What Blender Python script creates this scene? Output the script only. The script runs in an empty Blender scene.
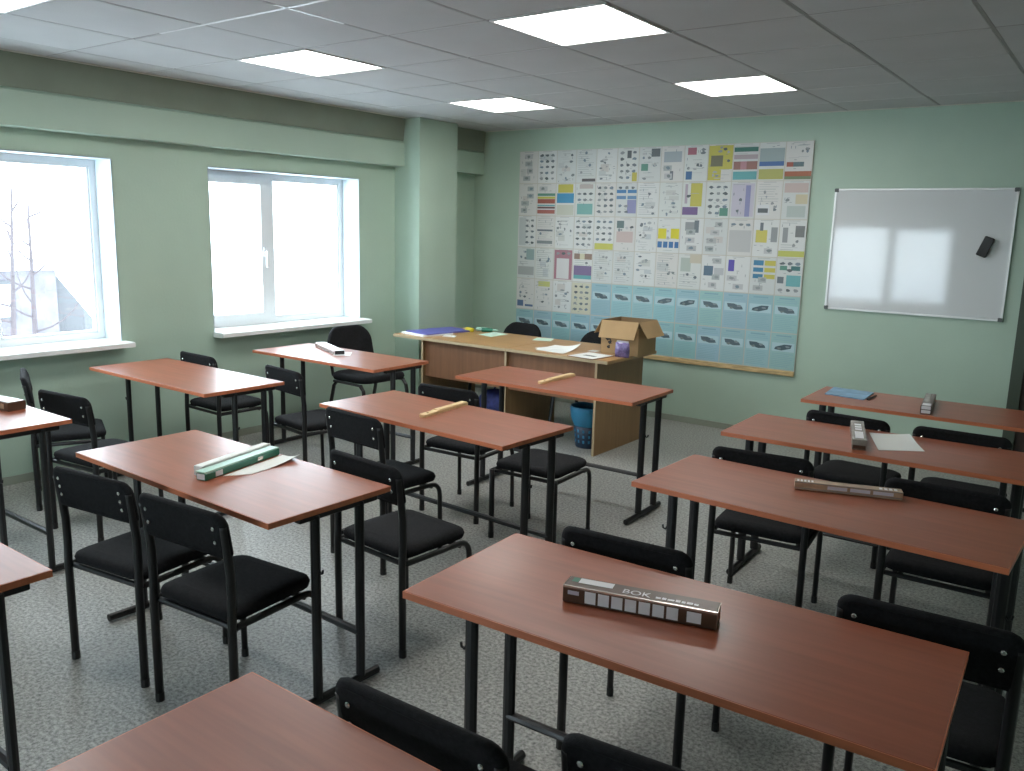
import bpy, math, random
from mathutils import Vector, Matrix
R = math.radians
random.seed(7)
scn = bpy.context.scene
COL = scn.collection

# ------------------------------------------------------------------ camera
CAM_POS = Vector((2.4333, -3.0625, 1.594))
YAW, PITCH, ROLL, FPX = -0.6326, 0.1858, 0.0257, 841.5
cd = bpy.data.cameras.new('camera')
cam = bpy.data.objects.new('camera', cd)
COL.objects.link(cam)
cd.sensor_fit = 'HORIZONTAL'
cd.sensor_width = 36.0
cd.lens = FPX / 1024 * 36.0
cd.clip_start = 0.02
cd.clip_end = 300
_f = Vector((math.sin(YAW) * math.cos(PITCH), math.cos(YAW) * math.cos(PITCH), -math.sin(PITCH)))
_r = Vector((math.cos(YAW), -math.sin(YAW), 0))
_u = _r.cross(_f)
_r2 = _r * math.cos(ROLL) + _u * math.sin(ROLL)
_u2 = -_r * math.sin(ROLL) + _u * math.cos(ROLL)
mw = Matrix((_r2, _u2, -_f)).transposed().to_4x4()
mw.translation = CAM_POS
cam.matrix_world = mw
scn.camera = cam

# ------------------------------------------------------------------ world, lights, exposure
SKY = 8.6
PANEL = 10.5
w = bpy.data.worlds.new('overcast_sky')
scn.world = w
w.use_nodes = True
w.node_tree.nodes['Background'].inputs[0].default_value = (0.80, 0.91, 1.0, 1)
w.node_tree.nodes['Background'].inputs[1].default_value = SKY
scn.view_settings.view_transform = 'Standard'
scn.view_settings.look = 'None'
scn.view_settings.gamma = 1
scn.view_settings.use_curve_mapping = False
scn.view_settings.exposure = 0.42


def portal(name, loc, rot, sx, sy):
    l = bpy.data.lights.new(name, 'AREA')
    l.shape = 'RECTANGLE'
    l.size, l.size_y = sx, sy
    l.cycles.is_portal = True
    o = bpy.data.objects.new(name, l)
    COL.objects.link(o)
    o.location = loc
    o.rotation_euler = rot
    return o


# ------------------------------------------------------------------ materials
MATS = {}


def mat(name, col, rough=0.5, metal=0.0, spec=0.5, noise=None, emit=None, bump=None, coat=None):
    """noise=(scale, amount, stretch xyz) varies the base colour; bump=(scale,strength)"""
    m = bpy.data.materials.new(name)
    m.use_nodes = True
    nt = m.node_tree
    b = nt.nodes['Principled BSDF']
    b.inputs['Base Color'].default_value = (*col, 1)
    b.inputs['Roughness'].default_value = rough
    b.inputs['Metallic'].default_value = metal
    b.inputs['Specular IOR Level'].default_value = spec
    if coat:
        b.inputs['Coat Weight'].default_value, b.inputs['Coat Roughness'].default_value = coat
    if noise or bump:
        tc = nt.nodes.new('ShaderNodeTexCoord')
    if noise:
        sc, amt, st = noise
        mp = nt.nodes.new('ShaderNodeMapping')
        mp.inputs['Scale'].default_value = st
        nt.links.new(tc.outputs['Object'], mp.inputs['Vector'])
        n = nt.nodes.new('ShaderNodeTexNoise')
        n.inputs['Scale'].default_value = sc
        n.inputs['Detail'].default_value = 5
        nt.links.new(mp.outputs['Vector'], n.inputs['Vector'])
        rp = nt.nodes.new('ShaderNodeValToRGB')
        rp.color_ramp.elements[0].position = 0.3
        rp.color_ramp.elements[1].position = 0.7
        rp.color_ramp.elements[0].color = (*[c * (1 - amt) for c in col], 1)
        rp.color_ramp.elements[1].color = (*[min(1, c * (1 + amt)) for c in col], 1)
        nt.links.new(n.outputs['Fac'], rp.inputs['Fac'])
        nt.links.new(rp.outputs['Color'], b.inputs['Base Color'])
    if bump:
        n2 = nt.nodes.new('ShaderNodeTexNoise')
        n2.inputs['Scale'].default_value = bump[0]
        nt.links.new(tc.outputs['Object'], n2.inputs['Vector'])
        bp = nt.nodes.new('ShaderNodeBump')
        bp.inputs['Strength'].default_value = bump[1]
        bp.inputs['Distance'].default_value = 0.01
        nt.links.new(n2.outputs['Fac'], bp.inputs['Height'])
        nt.links.new(bp.outputs['Normal'], b.inputs['Normal'])
    if emit:
        b.inputs['Emission Color'].default_value = (*emit[0], 1)
        b.inputs['Emission Strength'].default_value = emit[1]
    MATS[name] = m
    return m


WALL = (0.425, 0.552, 0.455)
mat('wall_paint', WALL, 0.55, noise=(1.6, 0.05, (1, 1, 1)), bump=(60, 0.08))
mat('strip_olive', (0.24, 0.28, 0.22), 0.6, noise=(2.5, 0.10, (1, 1, 1)))  # darker olive tone for the strip above the beams
mat('white_plaster', (0.60, 0.67, 0.71), 0.6, noise=(4, 0.03, (1, 1, 1)))
mat('pvc', (0.80, 0.82, 0.84), 0.3)
mat('sill', (0.80, 0.82, 0.80), 0.3)
mat('tile', (0.51, 0.515, 0.52), 0.85, noise=(3, 0.03, (1, 1, 1)), bump=(150, 0.15))
mat('grid_dark', (0.29, 0.285, 0.28), 0.6)
mat('grid_white', (0.72, 0.72, 0.72), 0.4)
mat('cream_trim', (0.62, 0.62, 0.54), 0.6)
mat('light_frame', (0.75, 0.75, 0.75), 0.4)
mat('diffuser', (0.9, 0.9, 0.9), 0.4, emit=((1.0, 0.985, 0.94), PANEL))
mat('baseboard', (0.30, 0.33, 0.27), 0.5)
mat('desk_top', (0.31, 0.090, 0.046), 0.36, spec=0.6, noise=(5.0, 0.13, (0.6, 9, 9)), coat=(0.10, 0.16))
mat('desk_edge', (0.62, 0.19, 0.09), 0.35, noise=(6.0, 0.12, (0.6, 9, 9)))
mat('black_metal', (0.011, 0.011, 0.012), 0.38)
mat('black_fabric', (0.0105, 0.0108, 0.0125), 0.9, spec=0.25, noise=(90, 0.35, (1, 1, 1)), bump=(400, 0.3))
mat('black_plastic', (0.012, 0.012, 0.012), 0.45)
mat('bolt', (0.75, 0.75, 0.73), 0.25, metal=0.9)
mat('oak', (0.42, 0.235, 0.09), 0.35, noise=(4.0, 0.10, (0.6, 9, 9)))
mat('oak_edge', (0.52, 0.40, 0.25), 0.4)
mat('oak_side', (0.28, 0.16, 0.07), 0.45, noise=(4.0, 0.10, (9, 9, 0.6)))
mat('brown_board', (0.24, 0.115, 0.06), 0.45, noise=(4.0, 0.14, (9, 9, 0.6)))
mat('cardboard', (0.42, 0.275, 0.135), 0.8, noise=(6, 0.07, (1, 1, 1)))
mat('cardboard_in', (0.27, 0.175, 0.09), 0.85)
mat('whiteboard', (0.66, 0.68, 0.69), 0.06, spec=0.6)
mat('aluminium', (0.72, 0.73, 0.72), 0.35, metal=0.6)
mat('cap_grey', (0.10, 0.11, 0.11), 0.5)
mat('paper', (0.80, 0.82, 0.80), 0.7)
mat('paper_mint', (0.58, 0.78, 0.66), 0.7)
mat('blue_folder', (0.115, 0.12, 0.42), 0.45)
mat('blue_print', (0.20, 0.36, 0.52), 0.5, noise=(14, 0.25, (1, 1, 1)))
mat('pale_wood', (0.74, 0.54, 0.29), 0.5, noise=(8, 0.08, (9, 1, 9)))
mat('carton_brown', (0.085, 0.045, 0.028), 0.33, noise=(9, 0.3, (1, 1, 1)))
mat('carton_tan', (0.34, 0.23, 0.15), 0.35, noise=(25, 0.3, (1, 1, 1)))
mat('carton_grey', (0.30, 0.27, 0.24), 0.25, noise=(20, 0.25, (1, 1, 1)))
mat('foil', (0.70, 0.66, 0.60), 0.22, metal=0.7)
mat('print_white', (0.78, 0.76, 0.78), 0.3)
mat('print_lilac', (0.55, 0.53, 0.60), 0.3)
mat('green_dark', (0.02, 0.16, 0.10), 0.3)
mat('green_mint', (0.36, 0.58, 0.47), 0.35)
mat('yellow', (0.74, 0.62, 0.03), 0.4)
mat('purple_film', (0.17, 0.13, 0.30), 0.15, noise=(30, 0.5, (1, 1, 1)))
mat('basket_blue', (0.03, 0.22, 0.40), 0.4)
mat('basket_navy', (0.012, 0.035, 0.075), 0.45)
mat('bag_blue', (0.02, 0.03, 0.16), 0.6, noise=(20, 0.5, (1, 1, 1)))
mat('ink', (0.02, 0.02, 0.022), 0.6)
mat('snow', (0.85, 0.87, 0.90), 0.8)
mat('house_wall', (0.13, 0.12, 0.135), 0.8, noise=(3, 0.2, (1, 1, 1)))
mat('house_dark', (0.08, 0.08, 0.085), 0.8)
mat('bark', (0.08, 0.065, 0.07), 0.9)
mat('door_trim', (0.055, 0.075, 0.055), 0.5)
mat('door_leaf', (0.035, 0.022, 0.016), 0.5, noise=(6, 0.5, (6, 6, 1)))
mat('rail_wood', (0.55, 0.40, 0.20), 0.5, noise=(9, 0.3, (1, 9, 9)))
mat('board_back', (0.52, 0.50, 0.44), 0.7)


def make_floor_mat():
    m = bpy.data.materials.new('linoleum')
    m.use_nodes = True
    nt = m.node_tree
    b = nt.nodes['Principled BSDF']
    b.inputs['Roughness'].default_value = 0.42
    b.inputs['Specular IOR Level'].default_value = 0.35
    tc = nt.nodes.new('ShaderNodeTexCoord')
    n = nt.nodes.new('ShaderNodeTexNoise')
    n.inputs['Scale'].default_value = 75
    n.inputs['Detail'].default_value = 4
    n.inputs['Roughness'].default_value = 0.75
    nt.links.new(tc.outputs['Object'], n.inputs['Vector'])
    rp = nt.nodes.new('ShaderNodeValToRGB')
    e = rp.color_ramp.elements
    e[0].position, e[0].color = 0.34, (0.14, 0.142, 0.135, 1)
    e[1].position, e[1].color = 0.66, (0.60, 0.60, 0.565, 1)
    k = rp.color_ramp.elements.new(0.5)
    k.color = (0.37, 0.37, 0.345, 1)
    nt.links.new(n.outputs['Fac'], rp.inputs['Fac'])
    n2 = nt.nodes.new('ShaderNodeTexNoise')
    n2.inputs['Scale'].default_value = 1.3
    nt.links.new(tc.outputs['Object'], n2.inputs['Vector'])
    mx = nt.nodes.new('ShaderNodeMixRGB')
    mx.blend_type = 'MULTIPLY'
    mx.inputs['Fac'].default_value = 0.25
    nt.links.new(rp.outputs['Color'], mx.inputs['Color1'])
    nt.links.new(n2.outputs['Fac'], mx.inputs['Color2'])
    nt.links.new(mx.outputs['Color'], b.inputs['Base Color'])
    MATS['linoleum'] = m


def make_glass_mat():
    m = bpy.data.materials.new('window_glass')
    m.use_nodes = True
    nt = m.node_tree
    nt.nodes.remove(nt.nodes['Principled BSDF'])
    out = nt.nodes['Material Output']
    t = nt.nodes.new('ShaderNodeBsdfTransparent')
    t.inputs[0].default_value = (0.96, 0.98, 0.98, 1)
    g = nt.nodes.new('ShaderNodeBsdfGlossy')
    g.inputs['Roughness'].default_value = 0.02
    mx = nt.nodes.new('ShaderNodeMixShader')
    mx.inputs[0].default_value = 0.05
    nt.links.new(t.outputs[0], mx.inputs[1])
    nt.links.new(g.outputs[0], mx.inputs[2])
    nt.links.new(mx.outputs[0], out.inputs['Surface'])
    MATS['glass'] = m


def make_print_mat():
    m = bpy.data.materials.new('poster_print')
    m.use_nodes = True
    nt = m.node_tree
    b = nt.nodes['Principled BSDF']
    b.inputs['Roughness'].default_value = 0.45
    a = nt.nodes.new('ShaderNodeAttribute')
    a.attribute_name = 'ink_colour'
    nt.links.new(a.outputs['Color'], b.inputs['Base Color'])
    MATS['poster_print'] = m


make_floor_mat()
make_glass_mat()
make_print_mat()


# ------------------------------------------------------------------ mesh helpers
class MB:
    def __init__(self):
        self.v, self.f, self.c = [], [], []

    def add(self, verts, faces, col=None):
        o = len(self.v)
        self.v += [tuple(q) for q in verts]
        self.f += [tuple(i + o for i in fc) for fc in faces]
        self.c += [col] * len(faces)
        return self

    def box(self, x0, x1, y0, y1, z0, z1, col=None):
        v = [(x0, y0, z0), (x1, y0, z0), (x1, y1, z0), (x0, y1, z0), (x0, y0, z1), (x1, y0, z1), (x1, y1, z1), (x0, y1, z1)]
        f = [(3, 2, 1, 0), (4, 5, 6, 7), (0, 1, 5, 4), (1, 2, 6, 5), (2, 3, 7, 6), (3, 0, 4, 7)]
        return self.add(v, f, col)

    def bbox(self, x0, x1, y0, y1, z0, z1, b=0.004):
        """box with chamfered edges"""
        rings = []
        for z, i in ((z0, b), (z0 + b, 0), (z1 - b, 0), (z1, b)):
            rings.append([(x0 + i, y0 + i, z), (x1 - i, y0 + i, z), (x1 - i, y1 - i, z), (x0 + i, y1 - i, z)])
        return self.loft(rings)

    def loft(self, rings, cap=True, closed=True):
        n = len(rings[0])
        v, f = [], []
        for r in rings:
            v += r
        for a in range(len(rings) - 1):
            for k in range(n if closed else n - 1):
                k2 = (k + 1) % n
                f.append((a * n + k, a * n + k2, (a + 1) * n + k2, (a + 1) * n + k))
        if cap:
            f.append(tuple(range(n - 1, -1, -1)))
            f.append(tuple((len(rings) - 1) * n + k for k in range(n)))
        return self.add(v, f)

    def tube(self, pts, r, seg=8, r2=None):
        pts = [Vector(q) for q in pts]
        rings = []
        up = None
        for i, q in enumerate(pts):
            t = (pts[min(i + 1, len(pts) - 1)] - pts[max(i - 1, 0)]).normalized()
            if up is None:
                ref = Vector((0, 0, 1)) if abs(t.z) < 0.9 else Vector((1, 0, 0))
                up = (ref - t * ref.dot(t)).normalized()
            else:
                up = (up - t * up.dot(t)).normalized()
            sd = t.cross(up)
            ra = r if not callable(r) else r(i / (len(pts) - 1))
            rb = ra if r2 is None else r2
            rings.append([tuple(q + up * (ra * math.cos(2 * math.pi * k / seg)) + sd * (rb * math.sin(2 * math.pi * k / seg))) for k in range(seg)])
        return self.loft(rings)

    def lathe(self, prof, seg=24, cap=True):
        rings = [[(r * math.cos(2 * math.pi * k / seg), r * math.sin(2 * math.pi * k / seg), z) for k in range(seg)] for r, z in prof]
        return self.loft(rings, cap)

    def mesh(self, name, m, smooth=False):
        me = bpy.data.meshes.new(name)
        me.from_pydata(self.v, [], self.f)
        for mm in (m if isinstance(m, (list, tuple)) else [m]):
            me.materials.append(MATS[mm])
        if any(c is not None for c in self.c):
            at = me.color_attributes.new('ink_colour', 'FLOAT_COLOR', 'CORNER')
            i = 0
            for fc, c in zip(self.f, self.c):
                for _ in fc:
                    at.data[i].color = (*(c or (0.8, 0.8, 0.8)), 1)
                    i += 1
        if smooth:
            me.polygons.foreach_set('use_smooth', [len(p.vertices) <= 4 for p in me.polygons])
        me.update()
        return me

    def build(self, name, m, parent=None, smooth=False):
        return link(name, self.mesh(name, m, smooth), parent)


def link(name, me, parent=None, loc=None, rotz=None):
    o = bpy.data.objects.new(name, me)
    COL.objects.link(o)
    if parent:
        o.parent = parent
    if loc:
        o.location = loc
    if rotz:
        o.rotation_euler = (0, 0, rotz)
    return o


def tag(o, label=None, cat=None, group=None, kind=None):
    if label:
        o['label'] = label
    if cat:
        o['category'] = cat
    if group:
        o['group'] = group
    if kind:
        o['kind'] = kind
    return o


def empty(name, loc=(0, 0, 0), rz=0, label=None, cat=None, group=None, kind=None):
    o = bpy.data.objects.new(name, None)
    COL.objects.link(o)
    o.location = loc
    o.rotation_euler = (0, 0, rz)
    o.empty_display_size = 0.05
    return tag(o, label, cat, group, kind)


def copy_tree(o, parent=None):
    c = o.copy()
    COL.objects.link(c)
    c.parent = parent
    for ch in list(o.children):
        copy_tree(ch, c)
    return c


def rrect(w, h, r, n=5, cx=0, cy=0):
    """rounded rectangle, r may be (bl, br, tr, tl)"""
    rs = r if isinstance(r, tuple) else (r,) * 4
    out = []
    for (sx, sy, a0, rr) in ((-1, -1, 180, rs[0]), (1, -1, 270, rs[1]), (1, 1, 0, rs[2]), (-1, 1, 90, rs[3])):
        for k in range(n + 1):
            a = R(a0 + 90 * k / n)
            out.append((cx + sx * (w / 2 - rr) + rr * math.cos(a), cy + sy * (h / 2 - rr) + rr * math.sin(a)))
    return out


def bezier(p0, p1, p2, n=6):
    p0, p1, p2 = Vector(p0), Vector(p1), Vector(p2)
    return [tuple(p0 * (1 - t) ** 2 + p1 * 2 * t * (1 - t) + p2 * t * t) for t in [k / n for k in range(n + 1)]]


# ------------------------------------------------------------------ room shell
XW, YB, H = -2.85, 3.45, 2.479
XR, YR = 3.6, -5.0
WZ0, WZ1 = 0.80, 1.955            # window openings
WINS = [(-1.60, -0.18), (0.51, 1.93)]

f = MB().box(XW - 0.3, XR + 0.2, YR - 0.2, YB + 0.2, -0.12, 0).build('floor', 'linoleum')
tag(f, 'grey speckled linoleum classroom floor', None, kind='structure')


def wall_with_holes(name, axis, at, thick, u0, u1, holes, m='wall_paint'):
    """axis 'x': wall lies at x=at and runs along y; holes=[(a,b,z0,z1)]"""
    mb = MB()

    def bx(a, b, z0, z1):
        if b - a < 1e-5 or z1 - z0 < 1e-5:
            return
        lo, hi = min(at, at + thick), max(at, at + thick)
        if axis == 'x':
            mb.box(lo, hi, a, b, z0, z1)
        else:
            mb.box(a, b, lo, hi, z0, z1)
    cur = u0
    for (a, b, z0, z1) in sorted(holes):
        bx(cur, a, 0, H + 0.1)
        bx(a, b, 0, z0)
        bx(a, b, z1, H + 0.1)
        cur = b
    bx(cur, u1, 0, H + 0.1)
    return mb.build(name, m)


wl = wall_with_holes('wall_left', 'x', XW, -0.32, YR, YB, [(a, b, WZ0 - 0.03, WZ1) for a, b in WINS])
tag(wl, 'pale green window wall on the left', None, kind='structure')
wb_ = MB().box(XW - 0.3, XR + 0.2, YB, YB + 0.2, 0, H + 0.1).build('wall_back', 'wall_paint')
tag(wb_, 'pale green wall behind the poster board and whiteboard', None, kind='structure')
wr = MB().box(XR, XR + 0.2, YR, YB, 0, H + 0.1).build('wall_right', 'wall_paint')
tag(wr, 'pale green wall on the right side', None, kind='structure')
REARW = (-1.93, 0.04, 0.47, 1.79)
wf = wall_with_holes('wall_rear', 'y', YR, -0.3, XW - 0.3, XR + 0.2, [REARW])
tag(wf, 'pale green wall behind the viewer', None, kind='structure')

# pilaster, beams and upper strip of the window wall
CX, CY0, CY1, BX = -2.56, 2.35, 2.84, -2.735
t = MB()
t.bbox(XW, CX, CY0, CY1, 0, H, 0.006)
tag(t.build('trim_1', 'wall_paint'), 'green square pillar standing at the window wall', kind='structure')
for i, (a, b) in enumerate(((YR, CY0), (CY1, YB))):
    ob = MB().loft([[(XW, a, 2.083), (BX, a, 2.083), (BX, a, 2.275), (BX - 0.02, a, 2.292), (XW, a, 2.292)][::-1],
                    [(XW, b, 2.083), (BX, b, 2.083), (BX, b, 2.275), (BX - 0.02, b, 2.292), (XW, b, 2.292)][::-1]]).build('trim_%d' % (2 + i), 'wall_paint')
    tag(ob, 'green boxed beam above the windows' if i == 0 else 'short green boxed beam in the far corner', kind='structure')
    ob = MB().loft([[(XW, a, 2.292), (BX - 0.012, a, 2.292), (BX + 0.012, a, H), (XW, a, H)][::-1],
                    [(XW, b, 2.292), (BX - 0.012, b, 2.292), (BX + 0.012, b, H), (XW, b, H)][::-1]]).build('trim_%d' % (4 + i), 'strip_olive')
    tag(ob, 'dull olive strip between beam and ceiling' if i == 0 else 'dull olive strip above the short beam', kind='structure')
bb = MB().box(XW, XW + 0.014, YR, CY0, 0, 0.05).box(XW, XW + 0.014, CY1, YB, 0, 0.05).build('baseboard_left', 'baseboard')
tag(bb, 'low dull green skirting along the window wall', kind='structure')
bb = MB().box(XW, 1.8, YB - 0.014, YB, 0, 0.05).build('baseboard_back', 'baseboard')
tag(bb, 'low dull green skirting along the back wall', kind='structure')

# ---- ceiling: slab, tiles, grid bars
ce = MB().box(XW - 0.3, XR + 0.2, YR - 0.2, YB + 0.2, H + 0.045, H + 0.12).build('ceiling', 'tile')
tag(ce, 'suspended ceiling of square grey tiles', kind='structure')
LIGHTS = [(-3, 0), (0, 0), (-3, 3), (0, 3), (-3, -3), (0, -3)]
TX0, TX1 = BX + 0.012, XR
cache = {}


def tile_mesh(x0, x1, y0, y1):
    k = (round(x1 - x0, 3), round(y1 - y0, 3))
    if k not in cache:
        a, b = k[0] / 2 - 0.0065, k[1] / 2 - 0.0065
        cache[k] = MB().loft([[(-a, -b, 0.016), (a, -b, 0.016), (a, b, 0.016), (-a, b, 0.016)][::-1],
                              [(-a, -b, 0.003), (a, -b, 0.003), (a, b, 0.003), (-a, b, 0.003)][::-1],
                              [(-a + .004, -b + .004, 0), (a - .004, -b + .004, 0), (a - .004, b - .004, 0), (-a + .004, b - .004, 0)][::-1]]).mesh('ceiling_tile', 'tile')
    return cache[k]


xs = [TX0] + [0.6 * i for i in range(-4, 6)] + [TX1]
ys = [YR] + [0.6 * j for j in range(-8, 6)] + [YB]
rt = random.Random(3)
for i in range(len(xs) - 1):
    for j in range(len(ys) - 1):
        gi, gj = round(xs[i] / 0.6), round(ys[j] / 0.6)
        if (gi, gj) in LIGHTS and abs(xs[i] - 0.6 * gi) < 1e-6:
            continue
        o = link('ceiling_tile', tile_mesh(xs[i], xs[i + 1], ys[j], ys[j + 1]), ce,
                 ((xs[i] + xs[i + 1]) / 2, (ys[j] + ys[j + 1]) / 2, H))
        o.rotation_euler = (rt.uniform(-.004, .004), rt.uniform(-.004, .004), 0)
for x in xs[1:-1]:
    MB().box(x - 0.0065, x + 0.0065, YR, YB, H + 0.002, H + 0.04).build('grid_bar', 'grid_dark', ce)
for k, y in enumerate(ys[1:-1]):
    MB().box(TX0, XR, y - 0.0065, y + 0.0065, H + 0.0025, H + 0.04).build('grid_bar', 'grid_dark', ce)
# two stretches of bright metal grid
MB().box(-1.55, -0.35, -0.608, -0.592, H - 0.001, H + 0.002).build('grid_bar', 'grid_white', ce)
MB().box(-0.608, -0.592, -0.66, -0.28, H - 0.001, H + 0.002).build('grid_bar', 'grid_white', ce)
# edge angle along the window wall
MB().box(TX0 - 0.002, TX0 + 0.03, YR, CY0, H - 0.004, H).build('edge_angle', 'cream_trim', ce)
MB().box(TX0, XR, YB - 0.025, YB, H - 0.004, H).build('edge_angle', 'cream_trim', ce)

LLAB = {(-3, 0): 'lit square ceiling panel above the second window', (0, 0): 'largest lit square ceiling panel at the top middle of the photo',
        (-3, 3): 'lit square ceiling panel closest to the green pillar', (0, 3): 'lit square ceiling panel nearest the whiteboard',
        (-3, -3): 'lit ceiling panel cut off by the top left corner of the photo', (0, -3): 'lit square ceiling panel above the viewer'}
for (i, j) in LIGHTS:
    t = empty('ceiling_light', (0.6 * i + 0.3, 0.6 * j + 0.3, H), 0, LLAB[(i, j)], 'ceiling light', 'square ceiling panels')
    a = 0.2925
    fr = MB()
    for (x0, x1, y0, y1) in ((-a, a, -a, -a + .014), (-a, a, a - .014, a), (-a, -a + .014, -a + .014, a - .014), (a - .014, a, -a + .014, a - .014)):
        fr.box(x0, x1, y0, y1, -0.004, 0.03)
    fr.build('light_frame', 'light_frame', t)
    MB().box(-a + .014, a - .014, -a + .014, a - .014, 0.0, 0.025).build('diffuser', 'diffuser', t)


# ------------------------------------------------------------------ windows
def make_window(name, label, origin, rz, L, z0, z1, mull, depth=0.2, xin=0.0, handle=True, sill=True):
    """local: x along the wall 0..L, y>0 into the room (0 = frame inner plane), z absolute"""
    t = empty(name, origin, rz, label, None, kind='structure')
    fw = 0.042
    fr = MB()
    fr.box(0, L, -0.06, 0, z0, z0 + fw).box(0, L, -0.06, 0, z1 - fw, z1)
    fr.box(0, fw, -0.06, 0, z0 + fw, z1 - fw).box(L - fw, L, -0.06, 0, z0 + fw, z1 - fw)
    fr.build('window_frame', 'pvc', t)
    MB().box(mull - 0.035, mull + 0.035, -0.06, 0, z0 + fw, z1 - fw).build('mullion', 'pvc', t)
    # opening sash on one side, fixed light on the other
    for s, (a, b) in enumerate(((fw, mull - 0.035), (mull + 0.035, L - fw))):
        sw = 0.05 if s == 1 else 0.014
        pr = 0.012 if s == 1 else -0.01
        sh = MB()
        zz0, zz1 = z0 + fw, z1 - fw
        sh.box(a, b, -0.05, pr, zz0, zz0 + sw).box(a, b, -0.05, pr, zz1 - sw, zz1)
        sh.box(a, a + sw, -0.05, pr, zz0 + sw, zz1 - sw).box(b - sw, b, -0.05, pr, zz0 + sw, zz1 - sw)
        so = sh.build('sash', 'pvc', t)
        MB().box(a + sw, b - sw, -0.034, -0.028, zz0 + sw, zz1 - sw).build('pane', 'glass', so)
        if s == 1 and handle:
            b = a + .05
            zc = (z0 + z1) / 2 - 0.02
            hd = MB().bbox(b - 0.038, b - 0.012, 0.012, 0.024, zc - 0.035, zc + 0.035, 0.004)
            hd.bbox(b - 0.033, b - 0.017, 0.024, 0.05, zc - 0.008, zc + 0.008, 0.003)
            hd.bbox(b - 0.034, b - 0.016, 0.042, 0.056, zc - 0.12, zc + 0.012, 0.004)
            hd.build('handle', 'pvc', so)
    # plastered reveals
    rv = MB()
    rv.box(-0.004, 0.004, 0, depth, z0, z1).box(L - 0.004, L + 0.004, 0, depth, z0, z1).box(0.004, L - 0.004, 0, depth, z1 - 0.004, z1 + 0.004)
    rv.build('reveal', 'white_plaster', t)
    if sill:
        s = MB()
        s.loft([[(x, y, z) for y, z in ((0, z0 - 0.03), (depth + 0.10, z0 - 0.03), (depth + 0.115, z0 - 0.025), (depth + 0.115, z0 - 0.006), (depth + 0.108, z0), (0, z0))] for x in (0.006, L - 0.006)])
        s.loft([[(x, y, z) for y, z in ((depth + 0.002, z0 - 0.035), (depth + 0.10, z0 - 0.035), (depth + 0.12, z0 - 0.03), (depth + 0.12, z0 - 0.004), (depth + 0.112, z0 + 0.001), (depth + 0.002, z0 + 0.001))] for x in (-0.025, L + 0.01)])
        s.build('window_sill', 'sill', t)
    return t


# left wall: local x -> +y needs rz=90deg, local y -> -x ; mirror so that y local points to +x: use rz=-90 and x runs to -y
for n, (a, b) in enumerate(WINS):
    make_window('window_%d' % (n + 1), ('white framed window on the left edge showing snowy roofs and bare trees' if n == 0 else 'white two-sash window blown out by daylight between pillar and first window'),
                (XW - 0.20, b, 0), R(-90), b - a, WZ0, WZ1, (b - a) - (0.66 if n == 1 else 0.74), depth=0.2)
    portal('window_portal', (XW - 0.28, (a + b) / 2, (WZ0 + WZ1) / 2), (0, R(-90), 0), WZ1 - WZ0, b - a)
make_window('window_3', 'window in the wall behind the viewer, seen mirrored in the whiteboard', (REARW[0], YR - 0.2, 0), 0, REARW[1] - REARW[0], REARW[2], REARW[3], (REARW[1] - REARW[0]) / 2, depth=0.2, sill=True)
portal('window_portal', ((REARW[0] + REARW[1]) / 2, YR - 0.27, (REARW[2] + REARW[3]) / 2), (R(90), 0, 0), REARW[1] - REARW[0], REARW[3] - REARW[2])

# ------------------------------------------------------------------ outside
g = MB().box(-70, 40, -60, 60, -1.5, -1.2).build('ground', 'snow')
tag(g, 'snow covered ground outside the windows', kind='structure')
h = empty('snowy_house', (-17.0, 3.2, -1.2), 0, 'low grey house with snow on its roof outside the window', 'house')
MB().box(-4, 0, -4.5, 2.9, 0, 1.62).build('wall', 'house_wall', h)
MB().loft([[(x, y, z) for y, z in ((-4.8, 1.62), (3.1, 1.62), (2.3, 1.85), (-4.8, 1.85))][::-1] for x in (-4.2, 0.25)]).build('roof', 'snow', h)
MB().loft([[(x, y, z) for y, z in ((-3.5, 1.85), (2.2, 1.85), (1.2, 2.25), (-3.5, 2.3))][::-1] for x in (-4.0, -1.0)]).build('upper_roof', 'house_dark', h)
for k, y in enumerate((-3.4, -1.9, -0.4, 1.1)):
    wn = MB().box(0, 0.04, y, y + 0.9, 0.55, 1.4).build('window', 'house_dark', h)
    MB().box(0.04, 0.05, y + 0.08, y + 0.82, 0.63, 1.32).build('pane', 'white_plaster', wn)
MB().loft([[(x, y, z) for y, z in ((2.9, 0), (4.1, 0), (2.9, 1.6))][::-1] for x in (-3.5, -0.2)]).build('lean_to', 'house_dark', h)


def bare_tree(x, y, h_, lean, seed, label):
    rr = random.Random(seed)
    t = empty('bare_tree', (x, y, -1.2), 0, label, 'tree', 'bare trees outside the window')
    path = [(lean * (k / 8) ** 2 * 0.3, lean * (k / 8), h_ * k / 8) for k in range(9)]
    MB().tube(path, lambda s: 0.055 * (1 - 0.75 * s), 7).build('trunk', 'bark', t)
    for k in range(9):
        s = 0.25 + 0.08 * k
        q = Vector((lean * s * s * 0.3, lean * s, h_ * s))
        a = rr.uniform(0, 6.28)
        ln = rr.uniform(0.6, 1.3) * (1.1 - s * 0.6)
        d = Vector((math.cos(a), math.sin(a), 0))
        pts = bezier(q, q + d * ln * 0.6 + Vector((0, 0, 0.15)), q + d * ln * 0.8 + Vector((0, 0, ln * 0.8)), 5)
        MB().tube(pts, lambda s2: 0.02 * (1 - 0.7 * s2), 5).build('branch', 'bark', t)


bare_tree(-13, 3.78, 3.1, 0.06, 1, 'slim straight bare tree before the middle of the snowy house')
bare_tree(-12.2, 3.05, 3.2, 0.18, 5, 'bare tree nearest the left edge of the photo, seen through the first window')

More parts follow.
